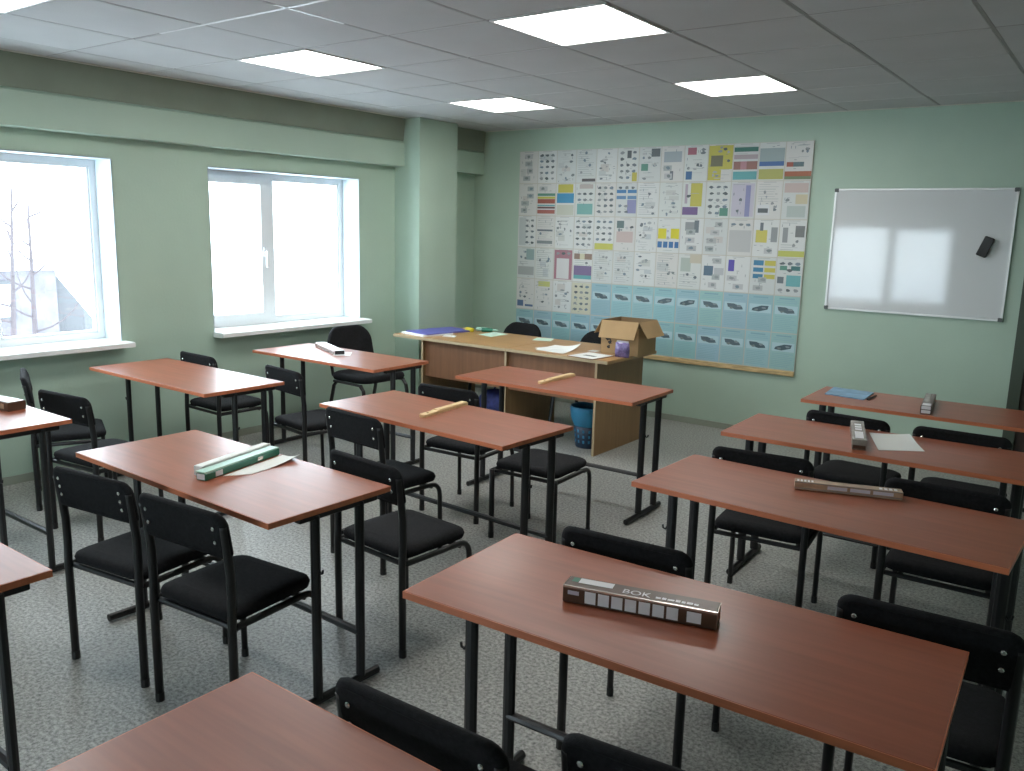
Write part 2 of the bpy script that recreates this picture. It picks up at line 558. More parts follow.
# ------------------------------------------------------------------ poster board
PBX0, PBX1, PBZ0, PBZ1 = -2.306, 0.383, 0.512, 2.282
pb = empty('poster_board', ((PBX0 + PBX1) / 2, YB, 0), 0, 'big wall board covered with white and blue instruction sheets', 'poster board')
PW = PBX1 - PBX0
MB().box(-PW / 2, PW / 2, -0.014, 0, PBZ0, PBZ1).build('backing', 'board_back', pb)
MB().bbox(-PW / 2, PW / 2, -0.032, -0.0145, PBZ0 - 0.005, PBZ0 + 0.035, 0.004).build('bottom_rail', 'rail_wood', pb)
NC, NR = 13, 6
pz0 = PBZ0 + 0.037
cw, ch = PW / NC, (PBZ1 - pz0) / NR
INKS = [(0.10, 0.12, 0.13), (0.15, 0.18, 0.20), (0.20, 0.23, 0.24), (0.27, 0.29, 0.30), (0.17, 0.23, 0.28)]
GREY = [(0.40, 0.42, 0.42), (0.46, 0.47, 0.48), (0.36, 0.40, 0.40)]
YEL, BLU, TEAL, REDB, PUR, GRN, PINK, LIL, CRM = (0.50, 0.46, 0.09), (0.06, 0.20, 0.42), (0.12, 0.36, 0.38), (0.32, 0.09, 0.06), (0.16, 0.10, 0.24), (0.10, 0.26, 0.20), (0.42, 0.22, 0.24), (0.24, 0.25, 0.44), (0.58, 0.56, 0.40)
SKYB, SKYD, SKYL = (0.30, 0.49, 0.53), (0.22, 0.39, 0.45), (0.42, 0.58, 0.62)
# big colour fields (x0, x1, y0, y1 from the top, colour) keyed by (column, row)
FIELDS = {
    (4, 1): [(.3, .98, .88, .97, (0.10, 0.09, 0.09))], (6, 1): [(.72, .95, .72, .98, YEL), (.45, .65, .08, .3, INKS[0])],
    (7, 1): [(.1, .42, .48, .68, GRN), (.55, .95, .05, .28, INKS[0])], (8, 1): [(.1, .9, .15, .45, (0.33, .38, .42)), (.4, .55, .7, .95, INKS[1])],
    (9, 1): [(.12, .5, .06, .26, (0.36, .12, .16)), (.08, .35, .72, .95, (0.05, .14, .30))],
    (10, 1): [(.0, 1, .03, .98, YEL), (.1, .6, .3, .6, (0.16, .16, .10)), (.55, 1, .68, 1, (0.6, .6, .58))],
    (11, 1): [(.02, .98, .1, .22, (0.04, .16, .13)), (.02, .98, .3, .42, (0.38, .32, .34)), (.02, .98, .48, .7, (0.28, .14, .12)), (.3, .55, .48, .7, PINK), (.02, .98, .75, .97, TEAL)],
    (12, 1): [(.02, .98, .15, .5, (0.30, .37, .38)), (.02, .98, .5, .62, (0.07, .15, .36)), (.02, .98, .7, .97, (0.40, .40, .12))],
    (13, 1): [(.05, .7, .53, .65, (0.10, .16, .18)), (.05, .3, .53, .65, REDB), (.0, 1, .77, .9, (0.36, .12, .06)), (.0, 1, .9, .98, (0.16, .22, .12))],
    (2, 2): [(.02, .98, .30, .38, GRN), (.02, .98, .40, .47, YEL), (.02, .98, .48, .62, REDB), (.02, .98, .66, .70, TEAL), (.02, .98, .72, .78, (0.14, .08, .08)), (.02, .98, .82, .94, (0.36, .12, .10))],
    (3, 2): [(.1, .9, .02, .28, YEL), (.05, .95, .30, .6, (0.05, .26, .46)), (.05, .95, .66, .98, (0.52, .54, .46))],
    (4, 2): [(.1, .9, .62, .95, (0.18, .40, .38)), (.2, .9, .03, .16, (0.45, .40, .38))],
    (6, 2): [(.02, .48, .2, .3, BLU), (.55, .98, .2, .3, BLU), (.02, .48, .38, .48, (0.12, .24, .42)), (.55, .98, .38, .48, (0.12, .24, .42)), (.55, .98, .5, .9, LIL)],
    (9, 2): [(.35, .85, .03, .68, YEL), (.02, .7, .7, .92, PUR), (.1, .22, .05, .6, (.4, .34, .4))],
    (10, 2): [(.6, .95, .72, .94, GRN)], (11, 2): [(.05, .95, .05, .95, (0.50, .48, .56)), (.6, .8, .1, .95, LIL)],
    (12, 2): [(.05, .55, .62, .9, (.62, .64, .66)), (.1, .5, .72, .84, INKS[0])], (13, 2): [(.05, .95, .05, .3, (.52, .42, .40)), (.5, .95, .35, .6, (.55, .50, .34)), (.2, .9, .65, .95, (.42, .48, .46))],
    (1, 3): [(.05, .45, .05, .95, (.48, .52, .52))], (2, 3): [(.05, .9, .42, .48, INKS[1]), (.05, .9, .78, .88, (.2, .24, .25))],
    (5, 3): [(.05, .98, .80, .99, (0.50, .50, .10))], (6, 3): [(.1, .9, .42, .75, (.52, .42, .40)), (.1, .45, .1, .32, (.12, .18, .18))],
    (8, 3): [(.02, .4, .3, .6, (.62, .56, .02)), (.6, .98, .3, .6, (.62, .56, .02)), (.02, .22, .68, .86, (.04, .15, .36)), (.28, .48, .68, .86, (.04, .15, .36)), (.54, .74, .68, .86, (.04, .15, .36)), (.8, .98, .68, .86, (.04, .15, .36))],
    (9, 3): [(.2, .8, .1, .35, INKS[3]), (.6, .8, .05, .4, INKS[1])], (11, 3): [(.05, .95, .3, .9, (.46, .47, .47))],
    (12, 3): [(.1, .55, .28, .62, (.55, .50, .12)), (.25, .38, .08, .3, INKS[1]), (.7, .95, .2, .6, INKS[3])],
    (13, 3): [(.0, 1, .82, .98, (.48, .50, .12)), (.6, .95, .15, .45, (.16, .17, .17)), (.12, .32, .2, .6, INKS[3])],
    (1, 4): [(.5, .95, .05, .4, (.26, .36, .36)), (.05, .95, .62, .9, (.36, .38, .38))], (3, 4): [(.02, .98, .03, .97, (0.36, .17, .21)), (.15, .82, .3, .95, (.60, .60, .60))],
    (4, 4): [(.05, .98, .12, .3, (.26, .18, .14)), (.35, .6, .12, .3, CRM), (.05, .98, .5, .8, (.18, .13, .26)), (.05, .98, .8, .92, TEAL)],
    (9, 4): [(.1, .55, .1, .5, (.40, .46, .42)), (.5, 1, .0, .25, (.52, .48, .38))], (10, 4): [(.1, .5, .3, .58, (.10, .16, .22)), (.55, .95, .35, .55, (.44, .46, .48))],
    (11, 4): [(.1, .35, .1, .42, (.10, .08, .38))],
    (12, 4): [(.1, .5, .08, .22, (.05, .20, .34)), (.55, .98, .08, .22, YEL), (.1, .5, .28, .4, (.05, .20, .34)), (.55, .98, .28, .4, YEL), (.1, .5, .46, .58, (.05, .20, .34)), (.55, .98, .46, .58, YEL)],
    (13, 4): [(.12, .4, .2, .32, GRN), (.55, .9, .2, .32, (.05, .16, .16)), (.4, .95, .45, .75, (.14, .38, .40)), (.05, .3, .5, .68, INKS[1])],
    (1, 5): [(.05, .4, .72, .92, (.10, .16, .28)), (.5, .95, .85, .92, (.10, .16, .28))], (2, 5): [(.2, .85, .05, .22, (.50, .52, .18))],
    (4, 5): [(.0, 1, .02, 1, (.58, .57, .44))],
}


def sheet(c, r):
    rr = random.Random(c * 31 + r * 977)
    wv, hv = cw - 0.007, ch - 0.007
    blue = r == 6 or (r == 5 and c >= 5)
    white = rr.choice([(0.60, 0.63, 0.61), (0.63, 0.65, 0.64), (0.57, 0.60, 0.59), (0.61, 0.61, 0.59)])
    mb = MB()
    base = tuple(k * rr.uniform(.93, 1.07) for k in SKYB) if blue else white
    mb.box(-wv / 2, wv / 2, -0.0015, 0, -hv / 2, hv / 2, base)
    lev = [0]

    def rect(x0, x1, y0, y1, col, poly=None):
        lev[0] += 1
        y = -0.0015 - 0.00003 * lev[0]
        X = lambda s: -wv / 2 + s * wv
        Z = lambda s: hv / 2 - s * hv
        if poly:
            mb.add([(X(a), y, Z(b)) for a, b in poly], [tuple(range(len(poly)))[::-1]], col)
        else:
            mb.add([(X(x0), y, Z(y1)), (X(x1), y, Z(y1)), (X(x1), y, Z(y0)), (X(x0), y, Z(y0))], [(0, 1, 2, 3)], col)

    def blob(cx, cy, a, b, col):
        n = rr.randint(6, 9)
        rect(0, 0, 0, 0, col, [(cx + a * math.cos(-6.283 * k / n) * rr.uniform(.55, 1.1), cy + b * math.sin(-6.283 * k / n) * rr.uniform(.55, 1.1)) for k in range(n)])
    if blue:
        rect(.2, .8, .05, .09, SKYD)
        for k in range(2):
            rect(.1, .9, .12 + .05 * k, .14 + .05 * k, (0.26, .44, .50))
        rect(.06, .94, .26, .50, SKYL)
        dk = rr.choice([(0.06, .10, .12), (0.09, .13, .15)])
        s = rr.choice([-1, 1])
        cx = .5
        rect(0, 0, 0, 0, dk, [(cx - s * .34, .45), (cx - s * .30, .38), (cx + s * .05, .30), (cx + s * .34, .30), (cx + s * .30, .40), (cx - s * .05, .47)][::s])
        blob(.35, .42, .10, .04, (0.16, .2, .2))
        blob(.66, .36, .12, .04, (0.20, .25, .27))
        for k in range(8):
            rect(.08, rr.uniform(.7, .93), .56 + .05 * k, .575 + .05 * k, (0.25, .43, .48))
        return mb, 'poster_print'
    fl = FIELDS.get((c, r), [])
    rect(.25, .75, .015, .03, GREY[0])
    for q in fl:
        rect(*q)
    style = rr.randint(0, 3)
    for k in range(2):
        x, y = rr.uniform(.04, .5), rr.uniform(.05, .7)
        if not fl:
            rect(x, x + rr.uniform(.25, .45), y, y + rr.uniform(.1, .25), rr.choice([(.50, .53, .53), (.52, .54, .52), (.48, .52, .54), (.54, .52, .50)]))
    if (c, r) in ((5, 2), (5, 3), (4, 5), (1, 3), (6, 2), (10, 2)):
        style = 1
    free = lambda x, y: not any(a - .03 < x < b + .03 and y0 - .03 < y < y1 + .03 for a, b, y0, y1, _ in fl if (b - a) * (y1 - y0) < .8)
    if style == 1:
        for a in range(5):
            for b in range(3):
                x, y = .2 + .3 * b, .14 + .18 * a
                if free(x, y):
                    blob(x, y, .12, .05, rr.choice(INKS))
    elif style == 0:
        for k in range(9):
            x, y = rr.uniform(.15, .85), rr.uniform(.08, .92)
            if free(x, y):
                blob(x, y, rr.uniform(.05, .13), rr.uniform(.03, .06), rr.choice(INKS + GREY))
        for k in range(7):
            y = rr.uniform(.06, .95)
            x = rr.uniform(.08, .5)
            if free(x, y):
                rect(x, x + .4, y, y + .012, rr.choice(GREY))
    elif style == 2:
        for k in range(4):
            x, y = rr.uniform(.05, .5), .08 + .23 * k
            if free(x + .2, y + .08):
                rect(x, x + rr.uniform(.3, .45), y, y + .15, rr.choice(GREY))
                blob(x + .2, y + .07, .12, .05, rr.choice(INKS[2:]))
    else:
        for k in range(14):
            y = .07 + .065 * k
            x0, x1 = .08, rr.uniform(.5, .92)
            if free(.3, y) and free(.6, y):
                rect(x0, x1, y, y + .014, rr.choice(GREY))
        for k in range(4):
            x, y = rr.uniform(.2, .8), rr.uniform(.1, .9)
            if free(x, y):
                blob(x, y, .08, .05, rr.choice(INKS[1:]))
    for k in range(10):
        x, y = rr.uniform(.05, .85), rr.uniform(.05, .95)
        if free(x, y):
            if rr.random() < .5:
                rect(x, x + .1, y, y + .012, rr.choice(INKS[2:]))
            else:
                rect(x, x + .02, y, min(.97, y + .07), rr.choice(INKS[2:]))
    return mb, 'poster_print'


for r in range(1, NR + 1):
    for c in range(1, NC + 1):
        mb, m = sheet(c, r)
        o = mb.build('poster_sheet', m, pb)
        o.location = (-PW / 2 + (c - .5) * cw, -0.0145, PBZ1 - (r - .5) * ch)

# ------------------------------------------------------------------ whiteboard, eraser, door
WX0, WX1, WZa, WZb = 0.565, 1.738, 1.052, 1.932
wbd = empty('whiteboard', ((WX0 + WX1) / 2, YB, 0), 0, 'glossy whiteboard in an aluminium frame on the back wall', 'whiteboard')
hw = (WX1 - WX0) / 2
MB().box(-hw + .008, hw - .008, -0.012, 0, WZa + .008, WZb - .008).build('writing_surface', 'whiteboard', wbd)
for (x0, x1, z0, z1) in ((-hw + .02, hw - .02, WZa, WZa + .014), (-hw + .02, hw - .02, WZb - .014, WZb), (-hw, -hw + .014, WZa + .02, WZb - .02), (hw - .014, hw, WZa + .02, WZb - .02)):
    MB().bbox(x0, x1, -0.02, 0, z0, z1, 0.003).build('frame_rail', 'aluminium', wbd)
for sx in (-1, 1):
    for z in (WZa, WZb):
        s = 1 if z == WZa else -1
        x0, x1 = sorted((sx * hw, sx * (hw - 0.026)))
        z0, z1 = sorted((z - s * .002, z + s * .026))
        MB().bbox(x0 - .001, x1 + .001, -0.023, 0, z0, z1, 0.004).build('corner_cap', 'cap_grey', wbd)
er = empty('board_eraser', (1.585, YB - 0.0122, 1.545), 0, 'black magnetic eraser tilted on the whiteboard', 'eraser')
er.rotation_euler = (0, R(20), 0)
MB().loft([[(x, y, z) for x, z in rrect(.062 - i, .135 - i, .008)] for y, i in ((-.036, .006), (-.033, 0), (-.012, 0))]).build('grip', 'black_plastic', er)
MB().box(-.028, .028, -.012, 0, -.064, .064).build('felt_pad', 'black_fabric', er)

dr = empty('door_1', (1.832, YB, 0), 0, 'dark door with dark green frame beside the whiteboard', None, kind='structure')
MB().box(0, .07, -.05, 0, 0, 1.62).box(.07, .95, -.05, 0, 1.55, 1.62).box(.95, 1.02, -.05, 0, 0, 1.62).build('door_frame', 'door_trim', dr)
lf = MB().box(.07, .95, -.03, 0, .01, 1.55).build('door_leaf', 'door_leaf', dr)
for z0, z1 in ((.12, .7), (.82, 1.45)):
    MB().bbox(.17, .85, -.04, -.03, z0, z1, .005).build('door_panel', 'door_leaf', lf)


# ------------------------------------------------------------------ student desks
DL, DD, DH = 1.2, 0.51, 0.70


def make_desk():
    """local origin: near left corner of the top, on the floor; x along the desk, y away"""
    t = empty('student_desk')
    tp = MB().bbox(0.002, DL - .002, 0.002, DD - .002, DH - .018, DH, .0012).build('tabletop', 'desk_top', t)
    e = MB()
    for (x0, x1, y0, y1) in ((0, DL, 0, .002), (0, DL, DD - .002, DD), (0, .002, .002, DD - .002), (DL - .002, DL, .002, DD - .002)):
        e.box(x0, x1, y0, y1, DH - .019, DH - .0008)
    e.build('edge_band', 'desk_edge', tp)
    for side in (0, 1):
        x = 0.07 if side == 0 else DL - 0.03
        for y in (0.2, 0.39):
            MB().tube([(x, y, .03), (x, y, DH - .03)], .020, 10, .013).build('post', 'black_metal', t)
        MB().tube([(x, .05, .018), (x, .47, .018)], .016, 8, .014).build('foot', 'black_metal', t)
        MB().bbox(x - .014, x + .014, .13, .46, DH - .043, DH - .018, .003).build('top_rail', 'black_metal', t)
        hx = x + (-.014 if side == 0 else .014)
        s = -1 if side == 0 else 1
        hk = [(hx, .2, DH - .20), (hx + s * .004, .2, DH - .215), (hx + s * .011, .2, DH - .226), (hx + s * .020, .2, DH - .222), (hx + s * .022, .2, DH - .210)]
        MB().tube(hk, .004, 6).build('bag_hook', 'black_metal', t)
    MB().tube([(0.07, .39, .19), (DL - .03, .39, .19)], .012, 8, .016).build('stretcher', 'black_metal', t)
    return t


DESKS = [
    (-2.52, -1.778, 0, 'reddish desk at the left edge holding a brown carton near the first window'),
    (-2.592, -0.536, -0.012, 'reddish desk under the gap between the windows with an empty top'),
    (-2.51, 0.579, 0.006, 'reddish desk shining white below the second window'),
    (-0.91, -2.625, 0, 'corner of a reddish desk cut off low at the left edge'),
    (-0.769, -1.527, -0.02, 'reddish desk holding the green ruler case'),
    (-0.792, -0.298, -0.047, 'reddish desk with the nearer of two pale wooden rulers'),
    (-0.823, 0.795, 0.021, 'reddish desk with the farther wooden ruler, right in front of the teacher desks'),
    (1.10, -2.615, 0, 'reddish desk cut off by the bottom edge of the photo'),
    (1.067, -1.636, 0.047, 'nearest whole reddish desk with the shiny brown printed carton'),
    (1.053, -0.432, -0.029, 'reddish desk on the right with the thin tan carton at its far edge'),
    (0.99, 0.533, 0.025, 'reddish desk on the right carrying a carton and a white sheet'),
    (1.017, 1.582, 0.02, 'farthest right reddish desk with the blue brochure'),
]
proto = make_desk()
for i, (x, y, a, lb) in enumerate(DESKS):
    o = proto if i == 0 else copy_tree(proto)
    o.location = (x, y, 0)
    o.rotation_euler = (0, 0, a)
    tag(o, lb, 'desk', 'student desks in rows')

# ------------------------------------------------------------------ student chairs
BTOP, BH = 0.742, 0.152


def make_chair(with_back=True, bolts=2):
    """local origin under the seat centre, sitter faces +y"""
    t = empty('student_chair')
    sw, sd = 0.375, 0.36
    rings = []
    for z, i in ((.372, .02), (.379, .004), (.395, 0), (.407, .004), (.414, .016), (.417, .05)):
        rings.append([(x, y, z + .004 * (1 - (x / .2) ** 2)) for x, y in rrect(sw - 2 * i, sd - 2 * i, .05)])
    MB().loft(rings).build('seat', 'black_fabric', t, True)
    for s in (-1, 1):
        x = s * .188
        top = [(x, -.178, 0), (x, -.18, .36), (x, -.177, .45), (x, -.178, .54), (x, -.188, .63), (x, -.196, .69), (x, -.1975, .70)] if with_back else [(x, -.178, 0), (x, -.18, .37)]
        lg = MB().tube(top, .0142, 8).build('leg', 'black_metal', t, True)
        MB().tube([(x, -.178, 0), (x, -.178, .03)], .0150, 8).build('foot_cap', 'black_plastic', lg)
        fr = [(x, -.18, .364), (x, .10, .364)] + bezier((x, .12, .364), (x, .177, .364), (x, .179, .30), 5) + [(x, .185, 0)]
        lg = MB().tube(fr, .0115, 8).build('leg', 'black_metal', t, True)
        MB().tube([(x, .185, 0), (x, .1845, .03)], .0128, 8).build('foot_cap', 'black_plastic', lg)
    MB().tube([(-.193, -.165, .361), (.193, -.165, .361)], .010, 8).build('cross_rail', 'black_metal', t)
    MB().tube([(-.193, .12, .357), (.193, .12, .357)], .010, 8).build('cross_rail', 'black_metal', t)
    if with_back:
        zc = BTOP - BH / 2
        rings = []
        for dy, i in ((-.010, .012), (-.007, .003), (.002, 0), (.012, .003), (.019, .014), (.021, .045)):
            rings.append([(x, -.213 + .55 * x * x + dy - .16 * (z - .66), z) for x, z in rrect(.404 - 2 * i, BH - 2 * min(i, .03), (.022, .022, .042, .042), 5, 0, zc)])
        bk = MB().loft(rings).build('backrest', 'black_fabric', t, True)
        zs = (.69, .645) if bolts == 2 else (.70, .67, .64)
        for s in (-1, 1):
            for z in zs:
                y = -.213 + .55 * .16 ** 2 - .010 - .16 * (z - .66)
                b = MB().lathe([(.0065, 0), (.0065, .002), (.004, .004)], 8)
                b.v = [(s * .158 + px, y - pz + .002, z + py) for px, py, pz in b.v]
                b.build('bolt', 'bolt', bk)
    return t


CHAIRS = [  # back top centre x, y, heading deg, label
    (-0.325, -1.72, 8, 3, 'black chair with three bolts per side, leftmost at the desk with the green case'),
    (0.165, -1.695, 5, 2, 'black chair fully in view at the left front, right beside the three-bolt chair'),
    (-0.39, -0.475, -5, 2, 'black chair at the near left corner of the nearer wooden ruler desk'),
    (0.21, -0.975, -4, 2, 'black chair whose back touches the right corner of the green case desk'),
    (-0.48, 0.30, 4, 2, 'black chair half hidden behind the nearer wooden ruler desk, before the left teacher desk'),
    (-1.57, 0.07, -8, 2, 'black chair in the left column right of the empty-topped desk'),
    (-2.38, 0.035, -2, 2, 'black chair between the empty-topped desk and the shining desk'),
    (-2.44, -1.00, -24, 2, 'black chair seen edge-on below the first window'),
    (-1.72, -1.135, 7, 2, 'black chair with its back against the desk at the left edge'),
    (1.325, 0.12, 6, 2, 'left one of two black chairs behind the desk with the tan carton'),
    (1.99, 0.115, 2, 2, 'right one of two black chairs behind the desk with the tan carton'),
    (1.365, -1.07, 5, 2, 'black chair behind the shiny brown carton of the nearest desk'),
    (2.145, -1.03, 4, 2, 'black chair at the right edge beside the nearest desk corner'),
    (1.485, -2.065, 2, 2, 'black chair back rising over the bottom cut-off desk'),
    (1.93, -1.93, 6, 2, 'black chair back cut off by the bottom edge under the nearest desk'),
    (1.385, 1.10, -4, 2, 'left black chair tucked at the farthest right desk'),
    (1.885, 1.10, 1, 2, 'right black chair tucked at the farthest right desk'),
]
protos = {2: make_chair(True, 2), 3: make_chair(True, 3)}
used = set()
for (x, y, a, nb, lb) in CHAIRS:
    o = protos[nb] if nb not in used else copy_tree(protos[nb])
    used.add(nb)
    A = R(a)
    off = -.226
    o.location = (x + math.sin(A) * off, y - math.cos(A) * off, 0)
    o.rotation_euler = (0, 0, A)
    tag(o, lb, 'chair', 'black student chairs')
o = make_chair(False)
o.location = (0.07, 0.44, 0)
o.rotation_euler = (0, 0, R(3))
tag(o, 'backless black chair at the right end of the nearer wooden ruler desk', 'chair', 'black student chairs')


# office-style chairs with a big rounded back
def make_office_chair(top=0.81):
    t = empty('visitor_chair')
    rings = []
    for z, i in ((.415, .03), (.42, .006), (.44, 0), (.462, .006), (.472, .022), (.476, .07)):
        rings.append([(x, y, z) for x, y in rrect(.46 - 2 * i, .42 - 2 * i, .09, 6)])
    MB().loft(rings).build('seat', 'black_fabric', t, True)
    zc = (top + .50) / 2
    hh = top - .50
    rings = []
    for dy, i in ((-.022, .02), (-.018, .004), (0, 0), (.014, .004), (.022, .02), (.025, .06)):
        rings.append([(x * (1 - .10 * (z - zc) / hh), -.235 + .5 * x * x + dy - .16 * (z - zc), z) for x, z in rrect(.43 - 2 * i, hh - 2 * i, (.06, .06, .12, .12), 7, 0, zc)])
    MB().loft(rings).build('backrest', 'black_fabric', t, True)
    for s in (-1, 1):
        x = s * .215
        MB().tube([(x, .15, .405), (x, .185, .37), (x * 1.04, .25, 0)], .0115, 8, .016).build('leg', 'black_metal', t)
        MB().tube([(x, -.12, .405), (x, -.155, .37), (x * 1.04, -.25, 0)], .0115, 8, .016).build('leg', 'black_metal', t)
        MB().tube([(x, -.15, .405), (x, .16, .405)], .011, 8, .015).build('side_rail', 'black_metal', t)
        MB().tube([(s * .15, -.05, .41), (s * .15, -.19, .405), (s * .15, -.245, .43), (s * .15, -.262, .50), (s * .15, -.262, .60)], .010, 8, .014).build('back_bracket', 'black_metal', t)
    return t


oc = make_office_chair(0.805)
oc.location = (-2.25, 1.45, 0)
oc.rotation_euler = (0, 0, R(-93))
tag(oc, 'black chair with a large rounded back beside the second window sill', 'chair', 'round-backed visitor chairs')
ocl = make_office_chair(0.765)
o2 = ocl
o2.location = (-1.90, 2.74, 0)
o2.rotation_euler = (0, 0, R(176))
tag(o2, 'round-backed black chair behind the teacher desks, well left of the cardboard box', 'chair', 'round-backed visitor chairs')
o3 = copy_tree(ocl)
o3.location = (-1.03, 2.72, 0)
o3.rotation_euler = (0, 0, R(184))
tag(o3, 'round-backed black chair half hidden by the cardboard box', 'chair', 'round-backed visitor chairs')


# ------------------------------------------------------------------ teacher desks
def teacher_desk(x0, x1, y0, y1, inset_l, inset_r, label):
    t = empty('teacher_desk', (x0, y0, 0), 0, label, 'desk', 'teacher desks')
    L, D = x1 - x0, y1 - y0
    tp = MB().bbox(.001, L - .001, .002, D, .677, .70, .001).build('tabletop', 'oak', t)
    MB().box(.001, L - .001, 0, .002, .677, .699).build('edge_band', 'oak_edge', tp)
    for x in ((inset_l, L - inset_r - .018) if inset_l is not None else (L - inset_r - .018,)):
        sp = MB().box(x, x + .018, .022, D - .04, 0, .677).build('side_panel', 'oak_side', t)
        MB().box(x, x + .018, .02, .022, 0, .677).build('edge_band', 'oak_edge', sp)
    MB().box((inset_l + .018) if inset_l is not None else 0, L - inset_r - .018, .05, .068, .38, .677).build('modesty_panel', 'brown_board', t)
    return t


teacher_desk(-2.485, -1.318, 1.955, 2.70, .30, .001, 'left oak teacher desk carrying the blue folders')
teacher_desk(-1.316, -0.435, 1.955, 2.70, None, .09, 'right oak teacher desk carrying the cardboard box')

# ---- things on and under the teacher desks
Z = .7005


def slab(name, quad, th, m, label, cat, group=None, z=Z, curl=0.0, parts=None):
    """thin sheet thing with thickness; quad = 4 floor points counter-clockwise"""
    cx = sum(q[0] for q in quad) / 4
    cy = sum(q[1] for q in quad) / 4
    N = 6
    vt, vb = [], []
    for j in range(N + 1):
        for i in range(N + 1):
            u, v = i / N, j / N
            p = [(quad[0][k] * (1 - u) * (1 - v) + quad[1][k] * u * (1 - v) + quad[2][k] * u * v + quad[3][k] * (1 - u) * v) for k in (0, 1)]
            zz = curl * max(0, u + v - 1.2) ** 2
            vt.append((p[0] - cx, p[1] - cy, th + zz))
            vb.append((p[0] - cx, p[1] - cy, zz))
    n = N + 1
    mb = MB()
    fs = []
    for j in range(N):
        for i in range(N):
            fs.append((j * n + i, j * n + i + 1, (j + 1) * n + i + 1, (j + 1) * n + i))
    off = len(vt)
    fb = [tuple(k + off for k in fc[::-1]) for fc in fs]
    edge = [i for i in range(n)] + [j * n + N for j in range(1, n)] + [N * n + i for i in range(N - 1, -1, -1)] + [j * n for j in range(N - 1, 0, -1)]
    sd = [(edge[k], edge[k] + off, edge[(k + 1) % len(edge)] + off, edge[(k + 1) % len(edge)]) for k in range(len(edge))]
    mb.add(vt + vb, fs + fb + sd)
    o = mb.build(name, m)
    o.location = (cx, cy, z)
    return tag(o, label, cat, group)


# folders: white one below, blue on top
fo = slab('folder', [(-2.46, 2.03), (-2.16, 1.97), (-2.10, 2.27), (-2.40, 2.33)], .014, 'paper', 'white folder under the blue folders on the teacher desk', 'folder', 'folders on the teacher desk')
fo = slab('folder', [(-2.44, 2.06), (-2.15, 2.00), (-2.10, 2.28), (-2.39, 2.34)], .008, 'blue_folder', 'blue plastic folder on top of the white one', 'folder', 'folders on the teacher desk', z=Z + .0145)
fo = slab('folder', [(-2.47, 2.36), (-2.18, 2.31), (-2.12, 2.56), (-2.41, 2.61)], .012, 'blue_folder', 'blue folder farther back by the pillar', 'folder', 'folders on the teacher desk')
slab('note_slip', [(-2.09, 2.12), (-1.98, 2.15), (-2.03, 2.24), (-2.14, 2.22)], .0012, 'paper', 'small white slip beside the folders', 'paper')
slab('paper_sheet', [(-1.96, 2.44), (-1.79, 2.39), (-1.80, 2.64), (-1.98, 2.68)], .0012, 'paper_mint', 'pale green sheet near the left end of the teacher desks', 'paper')
slab('paper_sheet', [(-1.44, 2.48), (-1.30, 2.54), (-1.36, 2.68), (-1.50, 2.64)], .0012, 'paper_mint', 'small mint sheet in the middle of the teacher desks', 'paper')
slab('paper_sheet', [(-1.11, 2.06), (-0.85, 2.03), (-0.90, 2.36), (-1.15, 2.38)], .0014, 'paper', 'white crumpled sheet left of the clipboard', 'paper', curl=.06)
slab('paper_sheet', [(-1.16, 2.12), (-1.06, 2.06), (-1.0, 2.2), (-1.12, 2.26)], .0012, 'paper', 'small white leaf tucked under the crumpled sheet', 'paper', z=Z + .0018)
cb = empty('clipboard', (-.645, 2.075, Z), R(-6), 'clipboard with a white page at the desk front edge', 'clipboard')
MB().bbox(-.115, .115, -.125, .15, 0, .004, .001).build('backing', 'brown_board', cb)
pg = MB().box(-.108, .108, -.12, .13, .0041, .0052).build('page', 'paper', cb)
MB().box(-.045, .055, -.03, .01, .0053, .0056).build('printed_mark', 'cap_grey', pg)
slab('paper_sheet', [(-.80, 2.29), (-.73, 2.28), (-.735, 2.36), (-.80, 2.37)], .001, 'paper', 'white scrap at the foot of the cardboard box', 'paper', z=Z)


def glue_tube(x, y, rz, m1, m2, label):
    t = empty('glue_bottle', (x, y, Z + .018), rz, label, 'bottle', 'glue bottles on the teacher desk')
    b = MB().lathe([(.010, 0), (.018, .004), (.018, .085), (.011, .1)], 14)
    b.v = [(z, a, c) for a, c, z in b.v]
    b.f = [q[::-1] for q in b.f]
    b.build('body', m1, t, True)
    c = MB().lathe([(.0095, .1), (.0095, .115), (.004, .145)], 12)
    c.v = [(z, a, d) for a, d, z in c.v]
    c.build('cap', m2, t, True)
    return t


glue_tube(-2.10, 2.53, R(165), 'yellow', 'pale_wood', 'yellow glue bottle lying by the folders')
glue_tube(-2.06, 2.60, R(30), 'green_dark', 'green_mint', 'dark green bottle lying behind the yellow one')
glue_tube(-2.13, 2.615, R(32), 'green_mint', 'green_mint', 'mint green bottle between the yellow and dark green ones')

# cardboard box with open flaps
bx = empty('cardboard_box', (-.545, 2.45, Z), R(2), 'open brown cardboard box with folded-out flaps on the teacher desk', 'box')
bw, bd, bh, th = .30, .30, .20, .005
wl_ = MB()
wl_.box(-bw / 2, bw / 2, -bd / 2, -bd / 2 + th, 0, bh).box(-bw / 2, bw / 2, bd / 2 - th, bd / 2, 0, bh)
wl_.box(-bw / 2, -bw / 2 + th, -bd / 2 + th, bd / 2 - th, 0, bh).box(bw / 2 - th, bw / 2, -bd / 2 + th, bd / 2 - th, 0, bh)
wl_.box(-bw / 2 + th, bw / 2 - th, -bd / 2 + th, bd / 2 - th, 0, th)
wl_.build('body', 'cardboard', bx)


